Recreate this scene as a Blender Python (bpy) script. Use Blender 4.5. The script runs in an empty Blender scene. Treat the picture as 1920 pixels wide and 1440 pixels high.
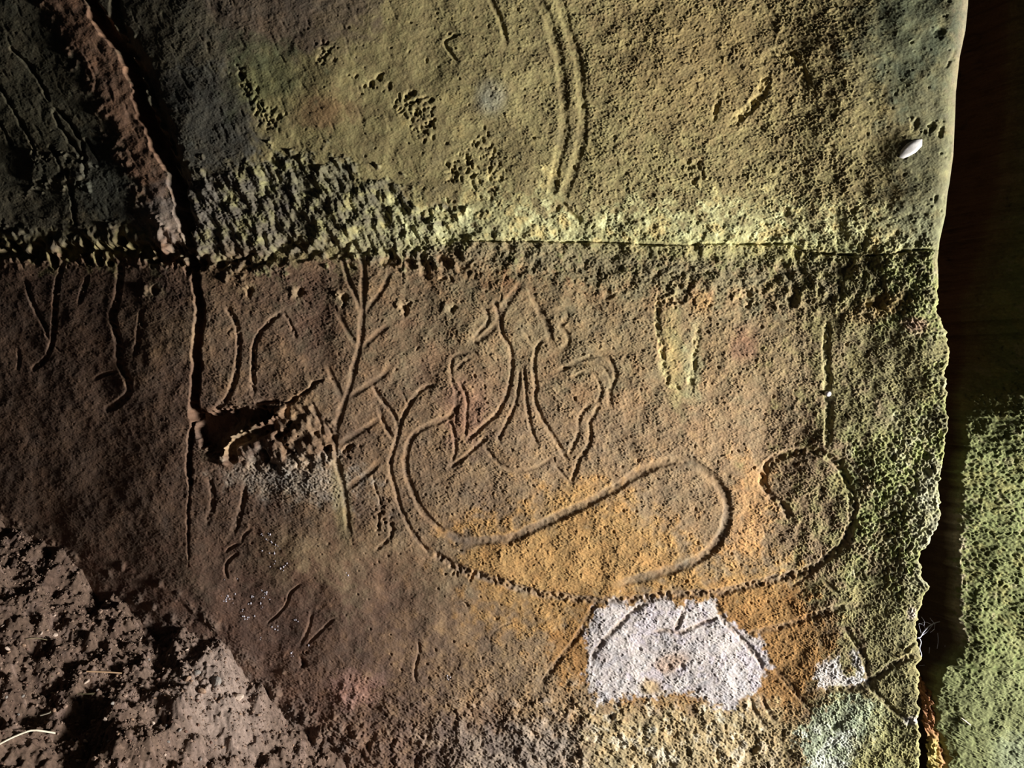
import bpy, math, random
import numpy as np
from mathutils import Vector, Matrix

# ------------------------------------------------------------------ camera, light, exposure
S = 0.001                      # 1 unit of the tracing frame = 1 mm on the wall
CXP, CZP, DCAM = 960.0, 720.0, 1400.0
scene = bpy.context.scene
col = scene.collection

cam_d = bpy.data.cameras.new('camera'); cam = bpy.data.objects.new('camera', cam_d); col.objects.link(cam)
cam.location = (0.96, -DCAM*S, 0.72); cam.rotation_euler = (math.radians(90), 0, 0)
cam_d.sensor_fit = 'HORIZONTAL'; cam_d.sensor_width = 36
cam_d.lens = 36*DCAM/1920.0; cam_d.clip_start = 0.01
scene.camera = cam

world = bpy.data.worlds.new('cave_air'); scene.world = world; world.use_nodes = True
bg = world.node_tree.nodes['Background']; bg.inputs[0].default_value = (0.75, 0.85, 1, 1); bg.inputs[1].default_value = 0.007

# daylight from the mouth of the rock shelter, low on the right
ld = bpy.data.lights.new('cave_mouth_daylight', 'AREA'); ld.shape = 'ELLIPSE'; ld.size = 0.50; ld.size_y = 0.42
ld.energy = 205; ld.color = (1.0, 0.95, 0.86)
lo = bpy.data.objects.new('cave_mouth_daylight', ld); col.objects.link(lo)
lo.location = (3.60, -0.95, 0.10)
lo.rotation_euler = (Vector((0.85, 0.0, 0.75)) - Vector(lo.location)).to_track_quat('-Z', 'Y').to_euler()

vs = scene.view_settings
vs.view_transform = 'Standard'; vs.look = 'None'; vs.exposure = 0.0; vs.gamma = 1.0; vs.use_curve_mapping = False

# ------------------------------------------------------------------ numeric helpers
STEP = 1.5
X0, Y0 = -310.0, -270.0
NX, NY = 1440, 1320
gx = X0 + np.arange(NX)*STEP; gy = Y0 + np.arange(NY)*STEP
PX, PY = np.meshgrid(gx, gy)
fyy = np.fft.fftfreq(NY, STEP)[:, None]; fxx = np.fft.rfftfreq(NX, STEP)[None, :]

def noise(lo, hi, seed, stretch=1.0, ang=0.0):
    """band limited noise, wavelengths lo..hi (mm), unit deviation; stretch lengthens features along ang"""
    r = np.random.default_rng(seed)
    F = np.fft.rfft2(r.standard_normal((NY, NX)).astype(np.float32))
    c, s = math.cos(ang), math.sin(ang)
    fa = (fxx*c + fyy*s)*stretch; fb = (-fxx*s + fyy*c)
    f = np.sqrt(fa*fa + fb*fb) + 1e-9
    g = np.exp(-(f*lo)**2*0.7) * (1 - np.exp(-(f*hi)**2)) / f**0.5
    n = np.fft.irfft2(F*g, s=(NY, NX))
    return (n/n.std()).astype(np.float32)

def fbm(lo, hi, seed, beta=1.6, stretch=1.0, ang=0.0):
    r = np.random.default_rng(seed)
    F = np.fft.rfft2(r.standard_normal((NY, NX)).astype(np.float32))
    c, s = math.cos(ang), math.sin(ang)
    fa = (fxx*c + fyy*s)*stretch; fb = (-fxx*s + fyy*c)
    f = np.sqrt(fa*fa + fb*fb) + 1e-9
    g = np.exp(-(f*lo)**2*0.7) * (1 - np.exp(-(f*hi)**2)) / f**beta
    n = np.fft.irfft2(F*g, s=(NY, NX))
    return (n/n.std()).astype(np.float32)

def sst(a, b, x):
    t = np.clip((x-a)/(b-a), 0, 1); return t*t*(3-2*t)

def samp(F, x, y):
    u = (x-X0)/STEP; v = (y-Y0)/STEP
    i = np.floor(u).astype(int); j = np.floor(v).astype(int); fu = u-i; fv = v-j
    i0 = i % NX; i1 = (i+1) % NX; j0 = j % NY; j1 = (j+1) % NY
    if F.ndim == 3: fu = fu[..., None]; fv = fv[..., None]
    return (F[j0, i0]*(1-fu)+F[j0, i1]*fu)*(1-fv) + (F[j1, i0]*(1-fu)+F[j1, i1]*fu)*fv

def C(cx, cy, pts, k=1920/520):          # points read off an enlarged detail whose corner is (cx, cy)
    return [(cx+x/k, cy+y/k) for x, y in pts]
K2 = 1920/360

def spline(pts, step=3.0):
    P = np.array(pts, float)
    if len(P) == 2:
        n = max(2, int(np.hypot(*(P[1]-P[0]))/step)+1); t = np.linspace(0, 1, n)[:, None]; return P[0]*(1-t)+P[1]*t
    Q = np.vstack([2*P[0]-P[1], P, 2*P[-1]-P[-2]]); out = []
    for i in range(1, len(Q)-2):
        p0, p1, p2, p3 = Q[i-1:i+3]
        n = max(2, int(np.hypot(*(p2-p1))/step)); t = np.arange(n)[:, None]/n
        out.append(0.5*((2*p1)+(-p0+p2)*t+(2*p0-5*p1+4*p2-p3)*t*t+(-p0+3*p1-3*p2+p3)*t**3))
    out.append(P[-1:]); return np.vstack(out)

def seg_dist(path, R):
    """distance and arc length fields around a path (only within R)"""
    D = np.full((NY, NX), 1e9, np.float32); T = np.zeros((NY, NX), np.float32); SD = np.zeros((NY, NX), np.float32); s = 0.0
    for a, b in zip(path[:-1], path[1:]):
        L = float(np.hypot(*(b-a)))
        if L < 1e-6: continue
        i0 = max(0, int((min(a[0], b[0])-R-X0)/STEP)); i1 = min(NX, int((max(a[0], b[0])+R-X0)/STEP)+2)
        j0 = max(0, int((min(a[1], b[1])-R-Y0)/STEP)); j1 = min(NY, int((max(a[1], b[1])+R-Y0)/STEP)+2)
        if i1 <= i0 or j1 <= j0: s += L; continue
        x = PX[j0:j1, i0:i1]; y = PY[j0:j1, i0:i1]; d = (b-a)/L
        t = np.clip((x-a[0])*d[0]+(y-a[1])*d[1], 0, L)
        r = np.hypot(x-a[0]-t*d[0], y-a[1]-t*d[1]); sl = D[j0:j1, i0:i1]; m = r < sl
        sl[m] = r[m]; T[j0:j1, i0:i1][m] = (s+t)[m]
        SD[j0:j1, i0:i1][m] = ((x-a[0])*d[1]-(y-a[1])*d[0])[m]     # >0 : on the left-hand side of travel (image coords)
        s += L
    return D, T, SD, s

def in_poly(poly):
    M = np.zeros((NY, NX), bool); n = len(poly)
    for k in range(n):
        (xa, ya), (xb, yb) = poly[k], poly[(k+1) % n]
        if ya == yb: continue
        c = ((ya > PY) != (yb > PY)) & (PX < (xb-xa)*(PY-ya)/(yb-ya)+xa); M ^= c
    return M

def poly_mask(poly, soft=6, warp=None):
    """soft 0..1 mask of a polygon; warp = field in mm added to the signed distance"""
    P = np.array(list(poly)+[poly[0]], float); R = soft*2+40
    D, _, _, _ = seg_dist(P, R); D = np.minimum(D, R)
    sd = np.where(in_poly(poly), D, -D)
    if warp is not None: sd = sd + warp
    return sst(-soft, soft, sd)

def blob(cx, cy, rx, ry, ang=0, soft=0.5, warp=0):
    c, s = math.cos(math.radians(ang)), math.sin(math.radians(ang)); x = PX-cx; y = PY-cy
    r = np.hypot((x*c+y*s)/rx, (-x*s+y*c)/ry) + warp
    return 1-sst(1-soft, 1+soft, r)

n_fine = noise(4, 9, 1); n_worm = noise(5.0, 10, 2); n_worm2 = noise(4.2, 8.5, 3); n_mid = fbm(12, 60, 4, 1.2)
n_big = fbm(60, 420, 5, 1.5); n_big2 = fbm(60, 350, 6, 1.7); n_lump = fbm(14, 70, 7, 1.5); n_edge = fbm(5, 40, 8, 1.2)
n_diag = fbm(7, 46, 9, 1.3, 2.6, math.radians(62)); n_vert = fbm(6, 40, 10, 1.2, 2.0, math.radians(80))
n_pit = noise(10, 26, 11); n_moss = noise(6.5, 15, 12); n_strk = fbm(5, 30, 13, 1.2, 4.0, math.radians(65))
n_hue = fbm(10, 120, 14, 1.2); n_hue2 = fbm(8, 90, 15, 1.1); n_grain = noise(3, 6, 16)
ridge = np.exp(-(n_worm2/0.5)**2); worm = 0.2*n_worm + 3.1*(ridge*(0.75+0.35*np.clip(n_mid, -1, 1))-0.35) + 0.2*n_fine

# ------------------------------------------------------------------ large form of the wall (heights in mm, + = towards the room)
def prof(x, pts):
    return np.interp(x, [p[0] for p in pts], [p[1] for p in pts])
def smooth1(a, n):
    k = np.hanning(n); k /= k.sum(); return np.convolve(np.pad(a, n, mode='edge'), k, 'same')[n:-n]
xprof = smooth1(prof(gx, [(-400, -190), (0, -104), (330, -19), (620, 4), (900, 6), (1300, -8), (1460, -10), (1780, 60), (2000, 110)]), 121)
MACRO = np.repeat(xprof[None, :], NY, 0).astype(np.float32)
ledge_y = prof(gx, [(-400, 476), (0, 478), (350, 482), (500, 492), (700, 482), (800, 468), (870, 452), (1100, 455), (1300, 459), (1500, 468), (1600, 478), (1760, 468), (2200, 466)])
dy = PY-ledge_y[None, :]
bw = sst(360, 700, PX)
# wide shallow valley along the bedding joint: its upper flank looks down, its lower flank looks up
MACRO += np.where(dy < 0, -16*np.exp(-(dy/48.0)**2), -16*np.exp(-(dy/70.0)**2))*(0.35+0.65*bw)
MACRO += 8*sst(-60, -330, dy)*sst(250, 500, PX)
MACRO += 2.0*n_big + 1.0*sst(1400, 1560, PX)*n_big2
MACRO -= 30*sst(1250, 1640, PY)*0            # lower wall stays plumb
H = np.zeros((NY, NX), np.float32)

# ------------------------------------------------------------------ texture amplitude maps
A_w = 0.55 + 0.35*sst(600, 1000, PX)
A_w = A_w*(1-0.60*sst(430, 250, PX))
A_w = np.where(PY < 440, A_w*(0.75+0.55*sst(880, 1150, PX))*(1-0.75*sst(1540, 1690, PX)), A_w)
A_w = A_w*(1-0.55*blob(650, 1120, 330, 120, 8, 0.4))
A_w = A_w*(1-0.45*blob(620, 170, 230, 150, 15, 0.5))
rough_low = poly_mask([(480, 1300), (760, 1330), (950, 1300), (1150, 1300), (1450, 1330), (1500, 1500), (300, 1500)], 40, 14*n_lump)
moss = poly_mask([(1600, 840), (1700, 780), (1800, 640), (1850, 640), (1850, 1130), (1700, 1120), (1600, 1060)], 40, 16*n_lump)
moss = np.maximum(moss, 0.8*poly_mask([(1650, 480), (1780, 470), (1780, 640), (1640, 620)], 25, 10*n_lump))
ledge_l = poly_mask([(330, 330), (430, 320), (520, 285), (640, 305), (760, 370), (860, 400), (880, 455), (800, 485), (700, 475), (560, 470), (480, 505), (370, 480)], 14, 6*n_edge+12*n_lump)
ledge_r = poly_mask([(800, 400), (1000, 395), (1300, 420), (1500, 420), (1740, 400), (1750, 520), (1700, 590), (1500, 575), (1400, 570), (1290, 560), (1130, 540), (1000, 520), (840, 500), (790, 490)], 20, 12*n_edge)
ledge_0 = poly_mask([(-320, 425), (130, 432), (250, 415), (345, 430), (360, 490), (340, 500), (200, 486), (-320, 500)], 10, 8*n_edge)
crust = blob(555, 895, 115, 42, 8, 0.5, 0.25*n_mid)

H += A_w*0.80*worm + 0.28*n_mid + 0.2*n_grain
H += rough_low*(1.5*n_lump+0.7*n_pit*np.maximum(0, n_mid)+0.5*n_fine)
H += moss*(0.8*n_moss-1.3*np.maximum(0, n_pit-0.8)-0.9*np.maximum(0, n_lump-1.1))
H += ledge_l*(1.9*n_diag+1.5*n_lump+0.6*n_fine)
H += ledge_r*(1.5*n_lump+0.35*n_vert+0.4*n_fine)
H += ledge_0*(2.2*n_lump+1.4*n_vert)
H += crust*(0.35*n_fine+0.2*n_grain)
H -= 1.1*sst(0.6, 2.6, n_strk)*sst(950, 700, PX)*sst(460, 380, PY)*(1-ledge_l)
# fine vermiculate ridges on the upper right face
vein = sst(0.13, 0.0, np.abs(fbm(9, 60, 21, 1.3)))*sst(960, 1150, PX)*(0.45+0.55*sst(440, 380, PY))*(1-0.6*sst(1640, 1720, PX)*sst(440, 380, PY)); H += 1.5*vein
# pock marks sprinkled over the rock
H -= 3.0*sst(2.1, 2.9, n_pit)*(0.4+0.6*sst(500, 800, PX))

# ------------------------------------------------------------------ carvings
G = np.zeros((NY, NX), np.float32)        # carved depth
SM = np.zeros((NY, NX), np.float32)       # how much the tool smoothed the surface
PART = np.zeros((NY, NX), np.int16)
parts = {}
def carve(lines, name=None, w=16, d=5.0, rough=0.15, smooth=0.7, taper=1.2, sharp=1.0, seed=0, jit=1.0, label=None, mw=0.56):
    """cut each polyline of `lines` as a groove w wide and d deep; the groove floor becomes the part `name`"""
    global G, SM
    if name and name not in parts: parts[name] = [len(parts)+1, label, 0, 0, 0]
    for li, pts in enumerate(lines):
        ww = w; dd = d
        if isinstance(pts, tuple): pts, ww, dd = pts
        path = spline(pts); D, T, _, L = seg_dist(path, ww*1.2+6)
        m = D < ww*1.2+5
        i = np.where(m.any(0))[0]; j = np.where(m.any(1))[0]
        if not len(i): continue
        sl = (slice(j[0], j[-1]+1), slice(i[0], i[-1]+1))
        hw = ww*0.5*(1+0.10*n_mid[sl]+0.14*n_edge[sl]*(0.3+rough))
        r = (D[sl]+jit*0.5*n_edge[sl])/np.maximum(hw, 1.0)
        pr = np.where(r < 1, 0.5*(1+np.cos(np.pi*np.clip(r, 0, 1)**1.7)), 0)
        tp = taper*ww
        e = np.clip(np.minimum(T[sl], L-T[sl])/tp, 0, 1)*0.75+0.25 if tp > 0 else 1
        dep = dd*((0.52 if ww > 12 else 0.66)+0.22*sst(620, 420, PX[sl]))*pr*e*(1+rough*(0.6*n_pit[sl]+0.5*n_edge[sl]))
        G[sl] = np.maximum(G[sl], dep)
        SM[sl] = np.maximum(SM[sl], smooth*np.clip(pr*1.5, 0, 1))
        if name: PART[sl][r < mw*2] = parts[name][0]

def pit(cx, cy, rx, ry, ang, d, warp=0.55):
    global H
    c, s = math.cos(math.radians(ang)), math.sin(math.radians(ang)); R = max(rx, ry)*2+4
    i0 = max(0, int((cx-R-X0)/STEP)); i1 = min(NX, int((cx+R-X0)/STEP)+2); j0 = max(0, int((cy-R-Y0)/STEP)); j1 = min(NY, int((cy+R-Y0)/STEP)+2)
    sl = (slice(j0, j1), slice(i0, i1)); x = PX[sl]-cx; y = PY[sl]-cy
    r = np.hypot((x*c+y*s)/rx, (-x*s+y*c)/ry)*(1+warp*0.5*n_edge[sl])
    H[sl] -= d*(0.62 if cx > 900 else 1.0)*(1-sst(0.25, 1.2, r))

A = lambda p: C(480, 350, p); B = lambda p: C(480, 700, p); Cc = lambda p: C(960, 350, p); Dd = lambda p: C(960, 700, p)
E = lambda p: C(820, 500, p, K2); F2 = lambda p: C(820, 680, p, K2)

carve([
 ([(677, 470), (682, 512), (680, 556), (679, 594), (676, 634), (671, 661), (664, 691), (656, 724), (648, 746), (637, 781), (629, 808), (628, 832), (630, 862), (640, 900), (648, 944), (653, 1000)], 15, 5.5),
 ([(641, 482), (653, 523), (667, 556), (677, 585)], 12, 4.0), ([(731, 508), (718, 540), (694, 572), (682, 592)], 13, 4.0),
 ([(635, 588), (648, 615), (668, 648)], 13, 4.2), ([(730, 608), (707, 626), (676, 655)], 13, 4.2),
 ([(612, 683), (626, 713), (644, 752)], 14, 4.6), ([(731, 687), (713, 707), (650, 747)], 14, 4.6),
 ([(579, 752), (599, 784), (626, 824)], 15, 5.0), ([(712, 785), (680, 806), (634, 834)], 15, 5.0),
 ([(715, 862), (686, 890), (646, 918)], 15, 4.6)],
 'carved_branch', 14, 5, 0.05, 0.85, 1.0, label='tall carved branch with five pairs of straight limbs', jit=0.4)

carve([B([(800, 80), (870, 180), (960, 300), (985, 400)]), B([(1245, 72), (1150, 110), (1070, 200), (1000, 340), (975, 460)]),
 (B([(1010, 120), (1035, 180), (1050, 225)]), 6, 2.2), B([(850, 240), (890, 360), (955, 460)]),
 B([(985, 400), (960, 500), (930, 600), (935, 700), (970, 820), (1000, 930), (1060, 1060), (1140, 1180), (1215, 1250)])],
 'carved_sapling', 11, 4.4, 0.25, 0.7, label='small forked carved sapling beside the tall carved branch')

carve([
 (B([(1385, 160), (1380, 240), (1320, 310), (1180, 365), (1080, 440), (1040, 560), (1040, 680), (1080, 800), (1140, 930), (1220, 1030), (1310, 1100)]), 14, 5.5),
 (B([(1310, 1100), (1400, 1145), (1500, 1165)]) + [(935, 1011), (960, 1008)] + Dd([(300, 1000), (560, 880), (760, 765), (900, 680), (1050, 618), (1200, 605), (1330, 675), (1440, 785), (1490, 900), (1485, 1020), (1430, 1150), (1340, 1255), (1180, 1335)]) + C(960, 1050, [(1050, 85), (850, 138), (730, 175)]), 23, 8.5)],
 'carved_serpent', 20, 8, 0.12, 0.8, 0.8, label='broad smooth S-shaped carved band curling below the carved knot', jit=0.6)

carve([
 (B([(1215, 1250), (1300, 1290), (1420, 1360), (1560, 1405)]) + C(480, 1050, [(1680, 150), (1900, 222)]) + C(960, 1050, [(300, 248), (500, 275), (640, 283), (820, 272), (1050, 243), (1300, 232), (1450, 220), (1700, 160), (1900, 108)]) + C(1400, 700, [(400, 1372), (540, 1290), (680, 1165), (732, 1000), (728, 850), (692, 740), (640, 640), (540, 570), (430, 540), (300, 552), (190, 592), (130, 660), (112, 760), (170, 860), (250, 920), (310, 1020)]), 20, 8.0)],
 'carved_loop_line', 17, 6, 0.5, 0.35, 0.8, label='pecked line sweeping right into a large open loop', jit=1.6)

carve([
 # two long legs, tied strands between them, pointed ends and side loops
 (E([(860, 150), (760, 260), (650, 440), (600, 560), (480, 680), (350, 760)]), 17, 5.0), (E([(570, 350), (620, 500), (650, 680), (725, 800), (745, 940), (740, 1060), (720, 1180), (690, 1290)]) + F2([(690, 330), (600, 500), (470, 620), (360, 720), (290, 775)]), 11, 5.0),
 (E([(470, 410), (510, 540), (430, 640), (350, 740)]), 11, 4.2), (E([(920, 190), (960, 320), (1030, 450), (1090, 560), (1130, 720), (1150, 800)]), 17, 5.2),
 (E([(1060, 720), (990, 820), (965, 980), (975, 1120), (990, 1230)]) + F2([(975, 290), (980, 390), (1040, 540), (1130, 690), (1220, 830), (1300, 970)]), 11, 4.6),
 (E([(830, 600), (900, 690), (935, 760)]), 7, 2.4), (E([(1170, 420), (1280, 440), (1290, 520), (1230, 600), (1290, 660), (1310, 760), (1240, 830)]), 13, 4.4),
 (F2([(825, 60), (815, 200), (790, 360), (740, 510), (670, 640), (620, 740), (620, 800)]), 10, 4.4), (F2([(860, 60), (880, 230), (890, 400), (915, 560), (950, 700), (1010, 830)]), 10, 4.4),
 (F2([(480, 750), (380, 850), (250, 960), (110, 1050)]), 11, 4.6), (F2([(120, 560), (155, 660), (180, 800), (175, 900), (140, 1000)]), 9, 3.8),
 (F2([(215, 180), (265, 280), (300, 400), (290, 520), (290, 640), (270, 760)]), 9, 3.8), (F2([(245, 330), (190, 500), (180, 640)]), 6, 2.6),
 (E([(150, 900), (135, 1020), (150, 1150), (185, 1250), (180, 1340)]), 8, 3.0), (E([(150, 900), (240, 870), (360, 850), (420, 920)]), 8, 2.2), (E([(180, 1040), (250, 960), (340, 910)]), 8, 2.6),
 (F2([(470, 830), (560, 950), (640, 1030), (760, 1080), (900, 1070), (1010, 1040), (1150, 950)]), 10, 3.0),
 (F2([(1165, 1000), (1240, 1100), (1310, 1180), (1320, 1230)]), 8, 3.2), (F2([(1325, 1220), (1380, 1080), (1420, 960), (1500, 850), (1530, 740), (1525, 600), (1580, 500), (1620, 420)]), 11, 4.2),
 (F2([(1310, 930), (1370, 800), (1410, 700), (1415, 580), (1450, 500), (1540, 400)]), 10, 4.0),
 (E([(1200, 1050), (1330, 990), (1440, 930), (1580, 890), (1700, 910), (1770, 1020), (1780, 1110), (1730, 1250), (1730, 1400)]), 12, 4.0),
 (E([(1350, 1110), (1450, 1060), (1560, 1060), (1610, 1140), (1640, 1240), (1600, 1360)]), 9, 3.4), (E([(1330, 1000), (1450, 970), (1640, 990), (1720, 1100), (1740, 1200)]), 8, 3.0)],
 'carved_knot_figure', 10, 4, 0.18, 0.7, 0.8, label='carved knotted figure of crossing strands with two pointed feet', jit=0.6)

carve([(Cc([(1015, 760), (1005, 900), (1015, 1010), (1035, 1110), (1050, 1250), (1100, 1370)]) + Dd([(1120, 80), (1180, 150)]), 16, 4.6), (Cc([(1290, 960), (1275, 1080), (1262, 1200), (1240, 1330), (1232, 1420)]) + Dd([(1225, 130)]), 17, 4.6)],
 'carved_chevron', 16, 5, 0.7, 0.2, 1.0, label='rough yellowish carved V with crumbling edges', jit=2)
carve([C(1400, 350, [(560, 950), (552, 1100), (555, 1250), (560, 1420)]) + C(1400, 700, [(566, 240), (568, 380), (570, 510)])], 'carved_upright_stroke', 20, 7.5, 0.35, 0.35, 0.4,
 label='straight upright carved stroke standing over the large loop', jit=1.0)
carve([C(960, 0, [(150, -90), (200, 20), (255, 130), (290, 270), (330, 420), (352, 600), (366, 800), (358, 950), (325, 1080), (295, 1230), (275, 1350)]), C(960, 0, [(285, -90), (335, 20), (385, 180), (435, 330), (468, 480), (485, 680), (492, 860), (470, 1020), (430, 1160), (390, 1280), (350, 1370)])],
 'carved_double_groove', 23, 6.0, 0.18, 0.55, 0.3, label='pair of parallel curved grooves running down from the top edge')
carve([(Cc([(310, 90), (360, 120), (420, 190), (500, 250)]), 10, 5)], None)
carve([(C(480, 0, [(1600, -60), (1640, 30), (1690, 130), (1722, 250), (1725, 330)]), 13, 6.0)], 'carved_short_line', label='short dark line running down from the top edge')
carve([(C(480, 0, [(1400, 235), (1310, 285), (1340, 360), (1395, 425)]), 8, 4.5), (C(480, 0, [(1390, 350), (1440, 355)]), 6, 3)], 'carved_hook', label='small carved hook left of the double groove')
carve([(C(960, 0, [(1760, 500), (1750, 600), (1700, 690), (1600, 785), (1510, 860)]), 24, 9), (C(960, 0, [(1440, 620), (1420, 720), (1400, 850)]), 15, 6), (C(1400, 0, [(120, 420), (200, 360), (310, 400), (390, 520), (400, 640)]), 26, 6.0)],
 'carved_faint_arch', 18, 4, 0.5, 0.2, label='faint worn arch on the upper green face')
# left group
Lq = lambda p: C(0, 350, p); Lr = lambda p: C(0, 700, p)
carve([(Lq([(170, 640), (200, 740), (250, 860), (310, 970), (335, 1060)]), 9, 5), (Lq([(440, 520), (400, 640), (382, 800), (372, 960), (350, 1110), (300, 1200), (230, 1260)]), 12, 8)], 'carved_fork_sign', 10, 6, 0.5, 0.4, jit=2.4, label='carved Y-like sign nearest the left edge')
carve([(Lq([(600, 630), (575, 720), (545, 800)]), 12, 6)], 'carved_nick', rough=0.5, jit=2.4, smooth=0.45, label='short carved nick between the Y sign and the long stroke')
carve([(Lq([(835, 520), (828, 640), (810, 780), (775, 900), (800, 1000), (825, 1100), (825, 1230), (880, 1330)]) + Lr([(890, 60), (885, 140), (820, 205), (740, 245)]), 16, 8.5)], 'carved_wavy_stroke', rough=0.5, jit=2.4, smooth=0.45, label='long wavy carved stroke ending in a hook')
carve([(Lq([(975, 860), (965, 980), (955, 1080), (925, 1160)]), 12, 6)], 'carved_tick', rough=0.5, jit=2.4, smooth=0.45, label='short carved tick left of the vertical crack')
carve([(Lq([(650, 1330), (720, 1300), (800, 1280)]), 9, 5), (Lq([(125, 1130), (130, 1200), (120, 1260)]), 9, 5)], None)
carve([(Lq([(1560, 830), (1620, 910), (1650, 1020), (1650, 1150), (1630, 1300)]) + Lr([(1610, 80), (1560, 180), (1490, 250)]), 13, 7)], 'carved_bracket', rough=0.5, jit=2.4, smooth=0.45, label='carved closing-bracket curve right of the vertical crack')
carve([(Lq([(1925, 880), (1840, 960), (1770, 1060), (1752, 1200), (1752, 1320)]) + Lr([(1750, 60), (1755, 150)]), 12, 7), (A([(110, 900), (165, 875), (205, 890), (245, 965), (280, 1060)]), 8, 4)], 'carved_crook', rough=0.5, jit=2.4, smooth=0.45, label='carved shepherd-crook curve beside the bracket curve')
carve([(K, ww, dd) for K, ww, dd in [(Lr([(1440, 690), (1465, 800), (1470, 900), (1430, 1040)]), 15, 4.5), (Lr([(1700, 760), (1680, 880), (1650, 1000), (1610, 1110)]), 14, 4.5)]], 'carved_slashes', rough=0.5, jit=2.4, smooth=0.45, label='two slanting carved slashes below the broken hollow')
carve([(C(400, 900, [(240, 640), (170, 680), (120, 720)], K2), 7, 5), (C(400, 900, [(240, 730), (150, 810), (120, 880), (135, 970)], K2), 7, 5), (C(400, 900, [(370, 490), (300, 560), (280, 620)], K2), 8, 3)], 'carved_small_ring', label='small worn carved ring low on the brown rock')
carve([(B([(800, 690), (830, 800), (862, 900), (850, 1000), (850, 1090)]), 6, 4), (B([(900, 1000), (930, 1050), (935, 1120), (880, 1180), (830, 1220)]), 9, 5)], None, rough=0.6)
carve([(C(400, 900, [(870, 1040), (770, 1130), (730, 1240), (650, 1340), (540, 1430)], K2), 6, 5), (C(480, 1050, [(540, 405), (450, 490), (360, 580)]), 7, 4), (C(480, 1050, [(390, 350), (360, 480), (300, 600)]), 9, 3)], None)
carve([(C(480, 1050, [(1120, 560), (1130, 640), (1100, 750), (1105, 850)]), 8, 4)], None, rough=0.5)
carve([(C(480, 1050, [(1830, 415), (1720, 450), (1640, 510), (1620, 580), (1635, 660)]), 4, 1.6)], None)
# lower right group
W7 = lambda p: C(960, 1050, p); W8 = lambda p: C(1400, 1050, p)
carve([(W7([(620, 260), (545, 350), (500, 450), (430, 560), (340, 670), (250, 790), (195, 880)]), 13, 5), (W7([(1030, 262), (950, 285), (870, 330), (770, 420), (690, 500), (610, 590), (570, 650), (560, 720)]), 13, 6), (W7([(1215, 280), (1180, 380), (1140, 460), (1100, 520)]), 12, 5), (W7([(970, 500), (1060, 488), (1160, 505), (1280, 455), (1420, 400)]), 11, 5),
 (W7([(1400, 300), (1480, 430), (1600, 560), (1700, 680), (1770, 780)]), 14, 5), (W7([(1640, 950), (1690, 1060), (1760, 1170)]), 12, 5), (W7([(1730, 940), (1760, 1020), (1820, 1120)]), 11, 4.5)],
 'carved_tent_figure', 12, 5, 0.45, 0.35, label='carved tent-shaped figure under the white crust', jit=1.5)
carve([(W8([(-40, 520), (120, 490), (260, 455), (480, 380), (650, 328), (860, 308)]), 17, 5)], 'carved_slanting_bar', 16, 5, 0.4, 0.4, label='slanting carved bar right of the white crust')
carve([(W8([(680, 470), (760, 580), (815, 680), (840, 800), (870, 890), (950, 975), (1040, 1060), (1150, 1140)]), 13, 5), (W8([(1200, 650), (1040, 715), (930, 785), (820, 860), (700, 892), (500, 892)]), 17, 6), (W8([(1190, 545), (1080, 650)]), 9, 4), (W8([(180, 740), (300, 870), (400, 990), (480, 1080)]), 16, 3.5)],
 'carved_cross', 14, 5, 0.4, 0.4, label='carved crossing lines near the crevice bottom')
carve([(W8([(300, 190), (400, 130), (470, 60)]), 9, 3), (W8([(350, 230), (430, 190)]), 9, 3), (W8([(520, 130), (640, 240)]), 10, 2.5)], None)

H = H*(1-0.85*SM) - G

# ------------------------------------------------------------------ cracks, hollow, chips (natural relief)
def crack(pts, w, d, rough=0.5, vee=0.7):
    global H
    path = spline(pts); D, T, SD, L = seg_dist(path, w*1.5+10)
    r = (D+(0.5*n_edge+1.0*n_mid)*min(1, w/8))/(0.5*w*(1+rough*0.4*n_lump))
    H -= np.where((r < 1) & (r >= -2) & (D < w*1.5+8), d*(1-np.clip(r, 0, 1)**vee), 0)
vcrack = [(349, 425), (358, 470), (363, 500), (370, 545), (374, 594), (369, 642), (368, 689), (365, 740), (363, 781), (358, 816), (354, 873), (357, 906), (354, 936), (352, 971), (353, 1060)]
crack(vcrack[:9], 19, 22, 0.3, 2.0); crack(vcrack[7:12], 11, 13, 0.3, 1.5); crack(vcrack[11:], 6, 5, 0.3)
dcrack = [(110, -140), (160, -30), (186, 35), (232, 95), (256, 152), (270, 206), (287, 244), (311, 293), (334, 352), (349, 425)]
crack(dcrack, 30, 42, 0.35, 2.0)
crack([(205, -40), (232, 60), (268, 130), (294, 200), (322, 270), (342, 350)], 34, 16, 0.6, 1.2)
hcrack = A([(1480, 378), (1600, 370), (1760, 378)]) + Cc([(0, 358), (150, 376), (500, 378), (700, 382), (950, 396), (1180, 402), (1440, 392), (1640, 392)]) + C(1400, 350, [(150, 392), (300, 396), (400, 440), (640, 468), (960, 470), (1100, 442), (1270, 430), (1400, 440)])
crack(hcrack, 5.0, 11, 0.6)
# deep ragged joint under the ledge at the left
path = spline([(-320, 478), (60, 476), (150, 468), (250, 472), (340, 484), (362, 492)]); D, T, SD, L = seg_dist(path, 40)
H -= np.where(D < 30, 20*(1-sst(2, 20, D+8*n_vert+7*n_lump)), 0)
path = spline([(372, 494), (420, 490), (480, 492), (530, 478), (600, 470), (700, 478), (790, 492), (860, 500)]); D, T, SD, L = seg_dist(path, 40)
H -= np.where(D < 30, (5+5*sst(520, 380, PX))*(1-sst(2, 16, D+13*n_lump)), 0)
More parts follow.
